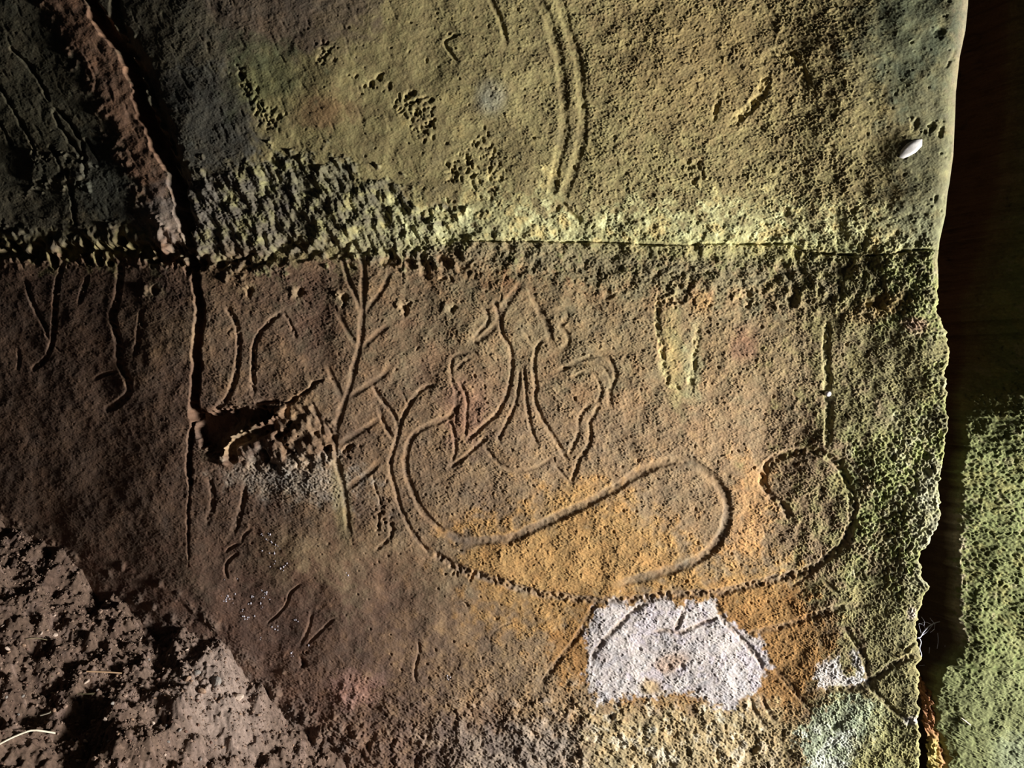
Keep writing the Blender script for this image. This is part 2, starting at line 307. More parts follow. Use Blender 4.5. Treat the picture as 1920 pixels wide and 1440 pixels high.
# the strip of pink rock along the oblique crack stands a little proud and looks right
strip = poly_mask([(60, -60), (150, -60), (235, 110), (300, 260), (345, 400), (350, 470), (300, 470), (268, 380), (215, 250), (165, 150), (110, 60)], 18, 4*n_edge+6*n_lump)
sx = PX-prof(PY, [(-300, 40), (0, 100), (250, 215), (480, 320)])
H += strip*(5-0.07*np.clip(sx, -20, 110)) + strip*0.7*n_lump
# flakes and runnels at far left
lf = [([(20, 90), (60, 130), (90, 185), (112, 235), (150, 290)], 8, 6), ([(100, 200), (135, 235), (155, 275), (160, 330)], 9, 7), ([(0, 165), (30, 215), (60, 270), (70, 310)], 8, 5), ([(125, 320), (135, 370), (140, 420)], 8, 8), ([(95, 275), (110, 300), (120, 330)], 9, 5), ([(160, 260), (185, 300)], 7, 4), ([(0, 230), (20, 270)], 8, 5)]
for p, w_, d_ in lf: crack(p, w_, d_, 0.5, 1.3)
H += poly_mask([(60, 300), (110, 290), (160, 310), (160, 350), (110, 340), (60, 345)], 8, 8*n_edge)*5
# broken hollow left of the tall branch
hol = poly_mask([(366, 776), (420, 770), (470, 766), (505, 768), (520, 776), (495, 787), (470, 796), (432, 818), (416, 850), (395, 850), (368, 822)], 5, 3*n_edge)
H -= hol*30
lip = spline([(421, 866), (417, 840), (428, 815), (455, 800), (490, 790), (520, 775)]); D, T, SD, L = seg_dist(lip, 30)
H += np.where(D < 28, 10*(1-sst(2, 14, D+2*n_edge)), 0)
slit = spline([(434, 862), (434, 842), (450, 826), (480, 814), (505, 803)]); D, T, SD, L = seg_dist(slit, 30)
H -= np.where(D < 26, 22*(1-sst(3, 11, D+1.5*n_edge)), 0)
rub = poly_mask([(430, 860), (450, 822), (520, 780), (560, 748), (625, 800), (632, 860), (560, 880), (480, 880)], 8, 5*n_edge)
H += rub*(2.6*n_lump+1.4*n_diag)
for a in [(525, 815, 16, 7, -35, 16), (500, 855, 5, 16, -20, 12), (540, 845, 12, 5, 40, 9), (590, 812, 8, 5, 0, 8), (612, 843, 8, 8, 0, 13), (652, 838, 10, 6, -40, 9), (548, 800, 12, 6, -30, 9), (555, 862, 4, 12, -30, 8), (580, 855, 10, 5, 20, 5)]: pit(*a)
crack(B([(0, 205), (120, 195), (220, 205), (280, 165), (370, 110), (410, 60), (520, 40)]), 9, 8, 0.4, 1.2)
crack(B([(-440, 195), (-300, 215), (0, 205)]), 4, 3, 0.3)
crack(Lr([(1330, 380), (1100, 400), (880, 415)]), 3, 1.6); crack(Lq([(380, 1110), (450, 1155), (640, 1140)]), 3, 1.6)
crack(C(480, 350, [(1000, 90), (1025, 230), (1020, 420), (1015, 700)]), 3, 2.0); crack(C(960, 350, [(1018, 420), (1015, 640), (1010, 800)]), 4, 2)
crack(C(820, 500, [(690, 90), (650, 220), (635, 340)], K2), 3, 2)
for a in [(288, 545, 7, 10, 0, 9), (272, 540, 6, 10, 0, -4), (467, 545, 7, 11, 0, 9), (562, 548, 7, 11, 15, 9), (548, 545, 6, 9, 0, -3), (645, 558, 8, 9, 0, 9), (632, 552, 7, 10, 0, -3), (760, 578, 8, 11, 10, 9), (745, 572, 7, 10, 0, -3), (848, 582, 7, 6, 0, 6), (835, 578, 7, 8, 0, -3),
          (733, 478, 7, 14, 10, 9), (793, 482, 9, 12, 0, 9), (505, 484, 14, 9, 0, 10), (538, 452, 9, 9, -30, 8), (840, 390, 9, 8, 0, 5), (1275, 552, 16, 22, 15, 8), (1320, 562, 26, 26, 0, -4), (1405, 560, 13, 15, 0, 9), (1490, 562, 16, 12, -10, 8), (1650, 566, 22, 13, -25, 11), (1625, 590, 12, 6, 0, 6), (1140, 552, 12, 7, 0, 6),
          (1078, 405, 18, 8, 35, 6), (1172, 412, 18, 9, 40, 6), (1305, 415, 6, 6, 0, 6), (1472, 400, 7, 9, 0, 8), (1598, 395, 10, 6, 40, 7), (1045, 388, 6, 12, 30, 6),
          (1700, 470, 14, 5, -12, 7), (1765, 245, 4, 16, 20, 6), (1748, 240, 6, 16, 25, 6), (1785, 110, 4, 26, 30, 5), (1783, 285, 4, 20, 10, 5), (1718, 230, 9, 14, 10, 6), (1760, 60, 14, 10, 0, 5), (1560, 285, 10, 14, 0, 5), (1775, 370, 5, 14, 10, 7), (1755, 372, 5, 12, 10, 6),
          (1768, 810, 9, 7, -30, 7), (1735, 855, 9, 12, 0, 9), (1738, 885, 10, 7, 0, 9), (1716, 918, 9, 12, 20, 9), (1602, 985, 8, 14, 30, 7), (1577, 866, 6, 8, 0, 5), (1060, 690, 6, 4, 0, 7), (1303, 836, 4, 4, 0, 5), (1138, 1408, 7, 9, 0, 8), (1168, 1394, 7, 4, -45, 6), (1065, 1425, 10, 6, 0, 6), (1235, 1370, 2, 14, 0, 5), (1345, 1415, 3, 12, 0, 5),
          (1568, 1362, 11, 7, -20, 4), (1704, 1362, 6, 8, 0, 6), (1255, 1250, 8, 8, 0, 5), (1280, 1252, 5, 9, 0, 5), (568, 1245, 7, 9, 0, 6), (1155, 1190, 4, 7, 0, 0)]: pit(*a)
rr = np.random.default_rng(5)
def cluster(poly, n, d, smin=1.6, smax=3.6):
    P = np.array(poly); k = 0; M = in_poly(poly)
    while k < n:
        x = rr.uniform(P[:, 0].min(), P[:, 0].max()); y = rr.uniform(P[:, 1].min(), P[:, 1].max())
        if not M[int((y-Y0)/STEP), int((x-X0)/STEP)]: continue
        a = rr.uniform(smin, smax); pit(x, y, a, a*rr.uniform(1, 2.2), rr.uniform(-30, 70), d*rr.uniform(0.5, 1.2)); k += 1
cluster([(714, 166), (735, 185), (770, 165), (812, 185), (815, 255), (785, 268), (765, 225), (735, 205)], 110, 3.4)
cluster([(832, 300), (865, 278), (905, 230), (930, 270), (945, 330), (925, 375), (890, 350), (835, 340)], 130, 3.8)
cluster([(590, 80), (630, 75), (630, 110), (600, 128)], 30, 2.6); cluster([(480, 190), (540, 215), (520, 245), (482, 230)], 28, 2.6)
cluster([(440, 115), (470, 150), (520, 230), (505, 250), (450, 170)], 90, 3.0, 1.5, 3.2)
cluster([(1283, 292), (1300, 300), (1325, 320), (1312, 340), (1285, 325)], 9, 6, 4, 7)
cluster([(1165, 325), (1215, 345), (1190, 365), (1160, 360)], 8, 4)
cluster([(700, 940), (735, 930), (740, 1010), (700, 1020)], 20, 4); cluster([(660, 130), (720, 130), (730, 165), (670, 160)], 7, 4.5, 3, 5)
cluster([(1560, 870), (1660, 850), (1750, 760), (1770, 900), (1760, 1050), (1620, 1010), (1590, 960)], 90, 2.6, 1.6, 4.5)
cluster([(840, 1060), (960, 1085), (990, 1115), (940, 1105), (850, 1080)], 26, 3.5); cluster([(480, 1300), (1080, 1330), (1100, 1440), (560, 1440)], 80, 2.8, 1.6, 5)
cluster([(400, 480), (480, 470), (480, 500), (400, 500)], 10, 7, 4, 8)
cluster([(1110, 1370), (1440, 1360), (1440, 1440), (1110, 1440)], 40, 4.0, 2.0, 5)

# ------------------------------------------------------------------ colour of the stone (stains, algae, lichen, some painted light)
def rgb(r, g, b):
    c = np.array([r, g, b], float)/255; return np.where(c <= 0.04045, c/12.92, ((c+0.055)/1.055)**2.4).astype(np.float32)
COLR = np.empty((NY, NX, 3), np.float32); COLR[:] = rgb(160, 132, 96)
def paint(m, c, k=1.0):
    global COLR
    m = (np.clip(m, 0, 1)*k)[..., None]; COLR = COLR*(1-m) + rgb(*c)*m
hw_ = 0.22*n_hue
paint(sst(1000, 300, PX+120*n_big)*sst(430, 520, PY), (112, 86, 72), 0.9)                      # brown-purple, lower left, deepened to imitate light fading leftward
edge_soft = dy+6*n_edge+sst(950, 800, PX)*(16*n_hue+12*n_lump); paint(sst(22, -22, edge_soft), (150, 140, 90))                                               # olive upper bed
paint(sst(22, -22, edge_soft)*sst(1.2, -0.4, n_hue+0.5), (164, 138, 84), 0.45)
paint(blob(1330, 110, 210, 150, 10, 0.6, hw_), (150, 124, 74), 0.6)
paint(poly_mask([(-330, -300), (560, -300), (600, 60), (420, 150), (490, 260), (470, 330), (350, 440), (-330, 470)], 30, 12*n_lump), (104, 98, 84), 0.85)
paint(poly_mask([(330, -300), (720, -300), (700, 60), (560, 110), (400, 60)], 30, 12*n_lump), (118, 100, 84), 0.8)
paint(poly_mask([(290, 130), (410, 110), (470, 200), (480, 290), (400, 320), (330, 300)], 14, 8*n_edge), (92, 90, 82), 0.8)
paint(poly_mask([(150, 240), (215, 250), (250, 330), (240, 415), (190, 420), (150, 380)], 12, 6*n_edge), (88, 90, 80), 0.8)
paint(blob(60, 180, 110, 170, 0, 0.6, hw_), (96, 92, 70), 0.6)
paint(strip, (150, 112, 86), 0.95)
paint(blob(330, 420, 60, 60, 0, 0.6, hw_), (150, 138, 128), 0.7)
paint(blob(605, 205, 48, 34, 0, 0.7, hw_), (146, 108, 68), 0.7)
paint(blob(920, 182, 26, 30, 0, 0.7), (150, 150, 132), 0.7)
paint(blob(500, 140, 60, 70, 0, 0.6, hw_), (120, 124, 78), 0.7)
paint(ledge_l, (126, 122, 96), 0.85); paint(ledge_l*sst(0.1, 1.2, n_hue), (152, 150, 100), 0.7)
paint(ledge_l*sst(560, 380, PX+40*n_hue), (112, 104, 96), 0.8)
lip_up = sst(-105, -45, dy+26*n_hue)*sst(4, -6, dy)*sst(560, 840, PX)
paint(lip_up, (174, 172, 116), 0.85); paint(lip_up*sst(0.2, 1.3, n_hue2), (204, 204, 150), 0.6); paint(lip_up*sst(0.5, 1.5, n_hue), (180, 160, 96), 0.5)
under = sst(-4, 6, dy)*sst(120, 70, dy+22*n_hue)*sst(800, 960, PX)
paint(under, (140, 134, 98), 0.8); paint(under*sst(0.0, 1.2, n_hue2), (156, 128, 88), 0.6); paint(under*sst(0.4, 1.4, n_hue), (128, 134, 84), 0.6)
paint(poly_mask([(840, 500), (980, 515), (1130, 540), (1150, 580), (1000, 560), (880, 540)], 22, 12*n_edge), (150, 112, 74), 0.7)
# right-hand green
paint(sst(1430, 1640, PX+60*n_hue)*sst(470, 560, PY), (146, 144, 94), 0.85)
paint(poly_mask([(1660, -300), (1900, -300), (1900, 480), (1640, 470), (1700, 250), (1640, 120)], 34, 16*n_lump), (122, 124, 92), 0.8)
paint(sst(1770, 1815, PX+8*n_edge)*sst(480, 350, PY), (136, 124, 100), 0.8)
paint(blob(1700, 60, 70, 120, 20, 0.6, hw_), (104, 112, 84), 0.7)
paint(moss*sst(-0.6, 0.6, n_hue), (136, 150, 84), 0.8); paint(moss*sst(0.6, 1.6, n_hue2), (184, 180, 152), 0.5)
paint(blob(1740, 960, 26, 90, 8, 0.6, hw_), (176, 174, 146), 0.6)
paint(blob(1720, 610, 26, 16, 10, 0.6, hw_), (190, 150, 128), 0.7); paint(blob(1640, 580, 60, 22, -15, 0.6, hw_), (176, 142, 84), 0.7)
paint(blob(1400, 470, 300, 20, 2, 0.6, hw_), (190, 186, 108), 0.35)
# rust
paint(poly_mask([(860, 1010), (960, 960), (1080, 920), (1180, 940), (1330, 1060), (1440, 1040), (1500, 1100), (1500, 1170), (1380, 1180), (1250, 1120), (1080, 1190), (900, 1150)], 40, 18*n_mid+14*n_hue), (186, 142, 74), 0.85)
paint(poly_mask([(1090, 1110), (1500, 1100), (1560, 1180), (1560, 1250), (1530, 1300), (1470, 1400), (1420, 1330), (1330, 1330), (1150, 1330), (1060, 1270), (1020, 1220)], 24, 12*n_mid+8*n_edge), (160, 116, 56), 0.9)
paint(poly_mask([(1390, 860), (1440, 880), (1450, 960), (1420, 1060), (1370, 1040), (1380, 950)], 22, 12*n_mid), (196, 146, 84), 0.6)
paint(blob(1080, 925, 60, 20, -30, 0.6, hw_), (206, 158, 84), 0.6)
paint(poly_mask([(1100, 1340), (1440, 1320), (1500, 1360), (1480, 1720), (1080, 1720)], 26, 14*n_mid), (178, 160, 116), 0.75)
paint(rough_low*sst(1130, 1040, PX)*sst(700, 900, PX)*sst(1320, 1390, PY+18*n_lump), (150, 138, 128), 0.8)
paint(rough_low*sst(0.5, 1.5, n_hue2), (172, 152, 136), 0.5)
paint(sst(1060, 620, PX+60*n_hue)*sst(1010, 1160, PY+40*n_hue), (116, 88, 76), 0.8)
paint(blob(665, 1292, 42, 30, 0, 0.5, hw_), (178, 132, 116), 0.75)
paint(blob(640, 700, 420, 220, 0, 0.7, hw_), (150, 116, 94), 0.25); paint(blob(1180, 620, 420, 110, 4, 0.7, hw_), (158, 140, 96), 0.5)
paint(blob(870, 770, 40, 60, 10, 0.6, hw_), (170, 116, 92), 0.5); paint(blob(1392, 648, 26, 30, 20, 0.6, hw_), (160, 104, 80), 0.5)
paint(blob(1260, 660, 18, 90, -5, 0.6, hw_), (186, 168, 100), 0.6); paint(blob(1300, 690, 15, 60, 5, 0.6, hw_), (190, 180, 126), 0.6)
paint(blob(1316, 566, 22, 22, 0, 0.5), (180, 140, 82), 0.7)
paint(crust, (176, 160, 142), 0.7); paint(crust*sst(0.4, 1.4, n_fine), (206, 196, 184), 0.5)
for (x, y) in [(288, 545), (465, 545), (553, 545), (638, 555), (752, 574), (842, 580), (1120, 605)]: paint(blob(x-5, y, 15, 15, 0, 0.7, 0.4*n_mid), (172, 152, 112), 0.4)
paint(blob(435, 825, 20, 55, 50, 0.5, hw_), (178, 152, 116), 0.7)
paint(blob(640, 940, 16, 70, -8, 0.6), (160, 146, 96), 0.6)
paint(blob(430, 510, 60, 40, 0, 0.6, hw_), (140, 112, 76), 0.6)
# carved grooves left of centre, below the joint, tinted paler
paint(np.clip(G/5, 0, 1)*sst(1100, 900, PX)*sst(460, 520, PY), (158, 130, 106), 0.5)
# white crust and pale lichens
white = poly_mask(W7([(700, 265), (770, 262), (830, 320), (900, 285), (1040, 245), (1100, 270), (1170, 330), (1210, 300), (1260, 280), (1390, 275), (1440, 360), (1560, 470), (1640, 520), (1740, 545), (1750, 640), (1785, 740), (1700, 870), (1640, 950), (1560, 1010), (1480, 1040), (1380, 1000), (1280, 930), (1150, 925), (1000, 965), (900, 930), (760, 965), (640, 1010), (560, 940), (508, 800), (545, 700), (512, 560), (510, 480), (570, 340)]), 3.5, 5*n_edge)
paint(white, (198, 189, 189), 0.97); paint(white*sst(0.3, 1.4, n_hue), (180, 178, 200), 0.7); paint(white*blob(1255, 1245, 30, 16, -20, 0.6, hw_), (198, 160, 128), 0.7); paint(white*blob(1225, 1285, 22, 16, 0, 0.6, hw_), (182, 150, 92), 0.8)
wg = poly_mask(W7([(540, 950), (900, 930), (1000, 1080), (1400, 1010), (1700, 980), (1780, 1170), (1500, 1440), (560, 1400)]), 14, 10*n_hue); paint(wg*sst(0.2, 1.2, n_hue2)*(1-white), (204, 196, 176), 0.6)
white2 = np.maximum(poly_mask(W8([(540, 700), (630, 690), (650, 760), (700, 805), (820, 835), (770, 868), (620, 872), (490, 880), (472, 820), (492, 730)]), 3, 4*n_edge), poly_mask(W8([(735, 600), (770, 640), (815, 800), (770, 790), (735, 690)]), 3, 2.5*n_edge)*0.9)
paint(white2, (226, 220, 218), 0.92)
mint = poly_mask(W8([(440, 1080), (600, 965), (800, 935), (900, 985), (960, 1090), (900, 1200), (760, 1300), (700, 1480), (480, 1480), (370, 1330), (360, 1190)]), 6, 7*n_edge+4*n_hue)
paint(mint, (176, 190, 156), 0.85); paint(mint*sst(-0.2, 1.0, n_hue)*sst(1340, 1380, PY), (212, 222, 216), 0.8)
paint(poly_mask(W8([(880, 960), (1150, 1180), (1200, 1500), (700, 1500), (760, 1250)]), 14, 8*n_hue), (164, 164, 104), 0.6)
paint(blob(1712, 1350, 12, 8, 0, 0.5, hw_), (220, 214, 210), 0.8); paint(blob(1710, 1150, 8, 12, 0, 0.6, hw_), (216, 200, 196), 0.7)
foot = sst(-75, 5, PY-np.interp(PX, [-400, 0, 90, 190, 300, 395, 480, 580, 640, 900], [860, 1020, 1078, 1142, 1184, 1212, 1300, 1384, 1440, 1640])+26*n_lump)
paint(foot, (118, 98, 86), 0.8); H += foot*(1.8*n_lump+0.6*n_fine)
# general mottling and groove tints; pale strokes imitate their lit sides
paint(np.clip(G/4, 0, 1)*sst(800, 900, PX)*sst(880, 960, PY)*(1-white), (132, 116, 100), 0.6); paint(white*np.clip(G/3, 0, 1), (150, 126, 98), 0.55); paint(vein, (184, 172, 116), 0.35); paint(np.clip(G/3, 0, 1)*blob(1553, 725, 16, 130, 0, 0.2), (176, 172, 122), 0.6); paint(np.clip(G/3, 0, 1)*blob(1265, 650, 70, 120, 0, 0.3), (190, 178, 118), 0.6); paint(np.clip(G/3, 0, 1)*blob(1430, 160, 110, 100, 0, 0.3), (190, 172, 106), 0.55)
COLR *= (1+0.07*n_hue2+0.04*n_fine+0.05*n_hue+0.24*(ridge-0.45)*np.clip(A_w*1.4, 0, 1))[..., None]
COLR *= np.stack([1+0.03*n_hue, 1+0.01*n_hue2, 1-0.04*n_hue], -1)
COLR = COLR*0.82+0.18*(COLR@np.array([0.3, 0.55, 0.15], np.float32))[..., None]
COLR = np.clip(COLR, 0.01, 0.9)
# lichen masks as parts of their own
for nm, m, lb in (('white_crust', white, 'ragged white mineral crust under the pecked line'), ('white_crust_spot', white2, 'small white crust spot beside the carved cross'), ('pale_lichen', mint, 'pale mint-green lichen patch at the bottom right')):
    parts[nm] = [len(parts)+1, lb, 0, 0, 0]
    PART[(m > 0.5) & (PART == 0)] = parts[nm][0]

# ------------------------------------------------------------------ materials
def stone_mat(name, attr=True, color=(0.3, 0.25, 0.2), bump=0.35, scale=420, rough=0.95, var=0.25, dist=0.0012):
    m = bpy.data.materials.new(name); m.use_nodes = True; nt = m.node_tree; b = nt.nodes['Principled BSDF']
    b.inputs['Roughness'].default_value = rough; b.inputs['Specular IOR Level'].default_value = 0.18
    tc = nt.nodes.new('ShaderNodeTexCoord'); n1 = nt.nodes.new('ShaderNodeTexNoise'); n1.inputs['Scale'].default_value = scale; n1.inputs['Detail'].default_value = 5; n1.inputs['Roughness'].default_value = 0.65
    nt.links.new(tc.outputs['Object'], n1.inputs['Vector'])
    mr = nt.nodes.new('ShaderNodeMapRange'); mr.inputs[1].default_value = 0.3; mr.inputs[2].default_value = 0.7; mr.inputs[3].default_value = 1-var; mr.inputs[4].default_value = 1+var
    nt.links.new(n1.outputs['Fac'], mr.inputs[0])
    mx = nt.nodes.new('ShaderNodeMix'); mx.data_type = 'RGBA'; mx.blend_type = 'MULTIPLY'; mx.inputs[0].default_value = 1
    if attr:
        at = nt.nodes.new('ShaderNodeAttribute'); at.attribute_name = 'stain_shade'; nt.links.new(at.outputs['Color'], mx.inputs[6])
    else: mx.inputs[6].default_value = (*color, 1)
    nt.links.new(mr.outputs[0], mx.inputs[7]); nt.links.new(mx.outputs[2], b.inputs['Base Color'])
    bp = nt.nodes.new('ShaderNodeBump'); bp.inputs['Strength'].default_value = bump; bp.inputs['Distance'].default_value = dist
    nt.links.new(n1.outputs['Fac'], bp.inputs['Height']); nt.links.new(bp.outputs[0], b.inputs['Normal'])
    return m
M_rock = stone_mat('weathered_sandstone', bump=0.5, scale=330, var=0.16)
M_soil = stone_mat('cave_soil', bump=0.7, scale=260, var=0.3)

# ------------------------------------------------------------------ mesh building
def unproj(px, py, h):
    """tracing frame position + height above the wall plane -> world"""
    px, py, h = np.broadcast_arrays(px, py, h); k = (DCAM-h)/DCAM
    return np.stack([(CXP+(px-CXP)*k)*S, -h*S, (CZP-(py-CZP)*k)*S], -1)

def empty(name, loc=(0, 0, 0)):
    o = bpy.data.objects.new(name, None); o.location = loc; o.empty_display_size = 0.05; col.objects.link(o); return o
def tag(o, label=None, cat=None, group=None, kind=None):
    if label: o['label'] = label
    if cat: o['category'] = cat
    if group: o['group'] = group
    if kind: o['kind'] = kind
    return o
def mesh_obj(name, V, Fq, mat, parent=None, colr=None, normals=None, smooth=True):
    me = bpy.data.meshes.new(name); V = np.asarray(V, np.float32); Fq = np.asarray(Fq, np.int32)
    k = Fq.shape[1]
    me.vertices.add(len(V)); me.vertices.foreach_set('co', V.ravel())
    me.loops.add(Fq.size); me.loops.foreach_set('vertex_index', Fq.ravel())
    me.polygons.add(len(Fq)); me.polygons.foreach_set('loop_start', np.arange(0, Fq.size, k, dtype=np.int32))
    me.polygons.foreach_set('use_smooth', np.full(len(Fq), smooth))
    me.update(calc_edges=True)
    if colr is not None:
        a = me.color_attributes.new('stain_shade', 'FLOAT_COLOR', 'POINT')
        a.data.foreach_set('color', np.concatenate([colr, np.ones((len(colr), 1), np.float32)], 1).astype(np.float32).ravel())
    if normals is not None: me.normals_split_custom_set_from_vertices(normals.astype(np.float32))
    me.materials.append(mat)
    o = bpy.data.objects.new(name, me); col.objects.link(o)
    if parent: o.parent = parent
    return o
def vnormals(V, nr, nc):
    P = V.reshape(nr, nc, 3); du = np.gradient(P, axis=1); dv = np.gradient(P, axis=0)
    n = np.cross(dv, du); n /= np.linalg.norm(n, axis=-1, keepdims=True)+1e-12
    if n[nr//2, nc//2, 1] > 0: n = -n
    return n.reshape(-1, 3)

FS = 1.7
def axis(lo, a, b, hi, cs=5):
    return np.concatenate([np.arange(lo, a, cs), np.arange(a, b, FS), np.arange(b, hi+1, cs)])
edge_pts = [(-300, 1850), (0, 1833), (46, 1828), (95, 1817), (163, 1809), (230, 1806), (284, 1803), (339, 1795), (364, 1790), (399, 1785), (450, 1771), (485, 1766), (526, 1767), (583, 1763), (610, 1774), (661, 1785), (702, 1776), (754, 1779), (789, 1782), (835, 1776), (890, 1768), (925, 1763), (960, 1767), (993, 1760), (1012, 1750), (1028, 1739), (1034, 1729), (1066, 1729), (1088, 1736), (1101, 1747), (1123, 1733), (1169, 1721), (1194, 1722), (1234, 1729), (1250, 1721), (1275, 1725), (1348, 1726), (1440, 1728), (1720, 1720)]
ey = np.array([p[0] for p in edge_pts], float); ex = np.array([p[1] for p in edge_pts], float)
xs = axis(-300, -14, 1780, 1780)[:-1]; xs = np.append(xs[xs < 1779], 1780.0); ys = axis(-260, -14, 1454, 1700)
er = np.interp(ys, ey, ex) + (1.6*np.interp(ys, gy, n_edge[:, 1100]) + 1.0*np.interp(ys, gy, n_mid[:, 900]))*sst(470, 620, ys)
vx = np.where(xs[None, :] > 1500, 1500+(xs[None, :]-1500)*(er[:, None]-1500)/280.0, xs[None, :])
vy = np.repeat(ys[:, None], len(xs), 1)
hm = samp(MACRO, vx, vy); hd = samp(H, vx, vy)
R = np.interp(ys, [-300, 350, 470, 590, 640, 1720], [62, 46, 26, 16, 10, 9])[:, None]      # the edge is rounded above, crisp below
dr = np.interp(ys, [-300, 350, 470, 590, 640, 1720], [40, 30, 18, 13, 8, 7])[:, None]
t = np.clip(1-(er[:, None]-vx)/R, 0, 1); h_round = -dr*(1-np.sqrt(np.maximum(0, 1-t**2)))
hd = hd*(1-0.9*t)
P = unproj(vx, vy, hm+h_round*0.0); P[..., 1] -= (hd+h_round)*S
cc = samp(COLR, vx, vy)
# the hidden flank of the block runs back into the crevice, its shade painted in as dark brown
back = np.array([10, 24, 45, 80, 140, 240, 420.0]); lastP = P[:, -1:, :]
fl = np.repeat(lastP, len(back), 1).copy(); fl[..., 1] += back[None, :]*S
jog = np.stack([np.interp(ys, gy, n_lump[:, 100+37*i]) for i in range(len(back))], 1)*np.minimum(back, 60)[None, :]*0.06
fl[..., 0] += (jog-np.minimum(back, 250)*0.7)*S
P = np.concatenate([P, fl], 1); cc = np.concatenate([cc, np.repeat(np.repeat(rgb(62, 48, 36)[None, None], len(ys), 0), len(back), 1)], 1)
fx = np.concatenate([vx, np.repeat(vx[:, -1:], len(back), 1)], 1); fy = np.concatenate([vy, np.repeat(vy[:, -1:], len(back), 1)], 1)
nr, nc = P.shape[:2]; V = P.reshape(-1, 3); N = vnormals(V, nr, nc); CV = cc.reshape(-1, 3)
idx = np.arange(nr*nc).reshape(nr, nc)
Q = np.stack([idx[:-1, :-1], idx[1:, :-1], idx[1:, 1:], idx[:-1, 1:]], -1).reshape(-1, 4)
cxq = 0.25*(fx[:-1, :-1]+fx[1:, :-1]+fx[1:, 1:]+fx[:-1, 1:]).ravel(); cyq = 0.25*(fy[:-1, :-1]+fy[1:, :-1]+fy[1:, 1:]+fy[:-1, 1:]).ravel()
# which block of rock each face belongs to: 0 upper bed, 1 lower bed, 2 left block
crx = np.interp(cyq, [p[1] for p in dcrack+vcrack[1:]], [p[0] for p in dcrack+vcrack[1:]])
bed = np.where(cxq < crx, 2, np.where(cyq < np.interp(cxq, gx, ledge_y), 0, 1))
pi_ = np.clip(np.round((cxq-X0)/STEP).astype(int), 0, NX-1); pj_ = np.clip(np.round((cyq-Y0)/STEP).astype(int), 0, NY-1)
pid = PART[pj_, pi_]; pid[(np.arange(len(pid)) % (nc-1)) >= len(xs)-4] = 0
wall = tag(empty('wall_back', (0.96, 0, 0)), 'sandstone wall covered with carved lines, stained green above and brown below', None, None, 'structure')
bedobj = {}
def sub(name, mask, parent, label=None):
    q = Q[mask]
    if not len(q): return None
    u, inv = np.unique(q, return_inverse=True)
    o = mesh_obj(name, V[u], inv.reshape(-1, 4), M_rock, None, CV[u], N[u])
    o.parent = parent; o.matrix_parent_inverse = wall.matrix_world.inverted() if parent is wall else Matrix.Identity(4)
    if label: o['label'] = label
    return o
bpy.context.view_layer.update()
wall_loc = Matrix.Translation((-0.96, 0, 0))
for b, nm, lb in ((0, 'rock_bed', 'olive-green upper bed of rock above the horizontal joint'), (1, 'rock_bed', 'brown and rust-stained lower bed of rock with most carvings'), (2, 'rock_block', 'dark block of rock left of the long crack')):
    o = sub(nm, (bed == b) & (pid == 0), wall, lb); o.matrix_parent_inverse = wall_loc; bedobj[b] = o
for nm, rec in parts.items():
    m = pid == rec[0]
    if not m.any(): continue
    b = np.bincount(bed[m], minlength=3).argmax()
    sub(nm, m, bedobj[b], rec[1])

# ------------------------------------------------------------------ rock beyond the crevice
re_pts = [(-300, 1990), (300, 1960), (496, 1906), (518, 1898), (561, 1880), (607, 1884), (648, 1882), (670, 1871), (716, 1846), (754, 1825), (808, 1815), (844, 1805), (890, 1799), (944, 1794), (998, 1791), (1064, 1790), (1104, 1794), (1131, 1790), (1169, 1791), (1196, 1804), (1213, 1794), (1245, 1780), (1249, 1763), (1275, 1755), (1321, 1752), (1375, 1755), (1383, 1766), (1440, 1771), (1720, 1790)]
rx_ = np.concatenate([np.linspace(0, 1, 34)**1.3*160-160, np.arange(1.8, 170, 1.8), np.arange(173, 620, 5.0)])
ry_ = axis(-260, -14, 1454, 1700, 5)
re = np.interp(ry_, [p[0] for p in re_pts], [p[1] for p in re_pts]) + 2.2*np.interp(ry_, gy, n_edge[:, 300]) + 2.0*np.interp(ry_, gy, n_mid[:, 500])
qx = re[:, None]+rx_[None, :]; qy = np.repeat(ry_[:, None], len(rx_), 1)
off = lambda F: samp(F, qx-700, qy)
u = np.repeat(rx_[None, :], len(ry_), 0)
upk = sst(860, 600, qy)
hh = 30.0 + 0.6*off(n_moss)*(0.35+0.65*sst(1330, 1150, qy)) + 0.8*off(n_lump) - 1.2*np.maximum(0, off(n_pit)-0.7)*(0.3+0.7*sst(1300, 1100, qy)) + 0.8*off(worm) + 3*off(n_big)
hh = hh + 0.16*np.clip(u, 0, 640)
hh = hh - 8*(1-sst(0, 10, u)) - np.where(u < 0, -u*(2.6-1.5*upk), 0) + np.where(u < 0, 1, 0)*(6*off(n_lump)+5*off(n_mid))*sst(0, -25, u)
hh = hh - upk*np.clip(90-u, 0, 250)*0.9 - upk*40
RP = unproj(qx, qy, np.full_like(qx, 30.0)); RP[..., 1] -= (hh-30.0)*S
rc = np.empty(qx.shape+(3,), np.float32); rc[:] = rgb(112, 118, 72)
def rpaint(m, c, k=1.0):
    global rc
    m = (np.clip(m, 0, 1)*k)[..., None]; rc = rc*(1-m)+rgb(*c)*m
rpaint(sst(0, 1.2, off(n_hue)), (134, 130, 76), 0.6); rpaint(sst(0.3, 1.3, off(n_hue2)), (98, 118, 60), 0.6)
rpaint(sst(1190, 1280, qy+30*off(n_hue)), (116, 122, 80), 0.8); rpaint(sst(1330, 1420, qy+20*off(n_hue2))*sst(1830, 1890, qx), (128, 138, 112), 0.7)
rpaint(sst(0.7, 1.6, off(n_hue2))*sst(1250, 1150, qy), (140, 128, 100), 0.5)
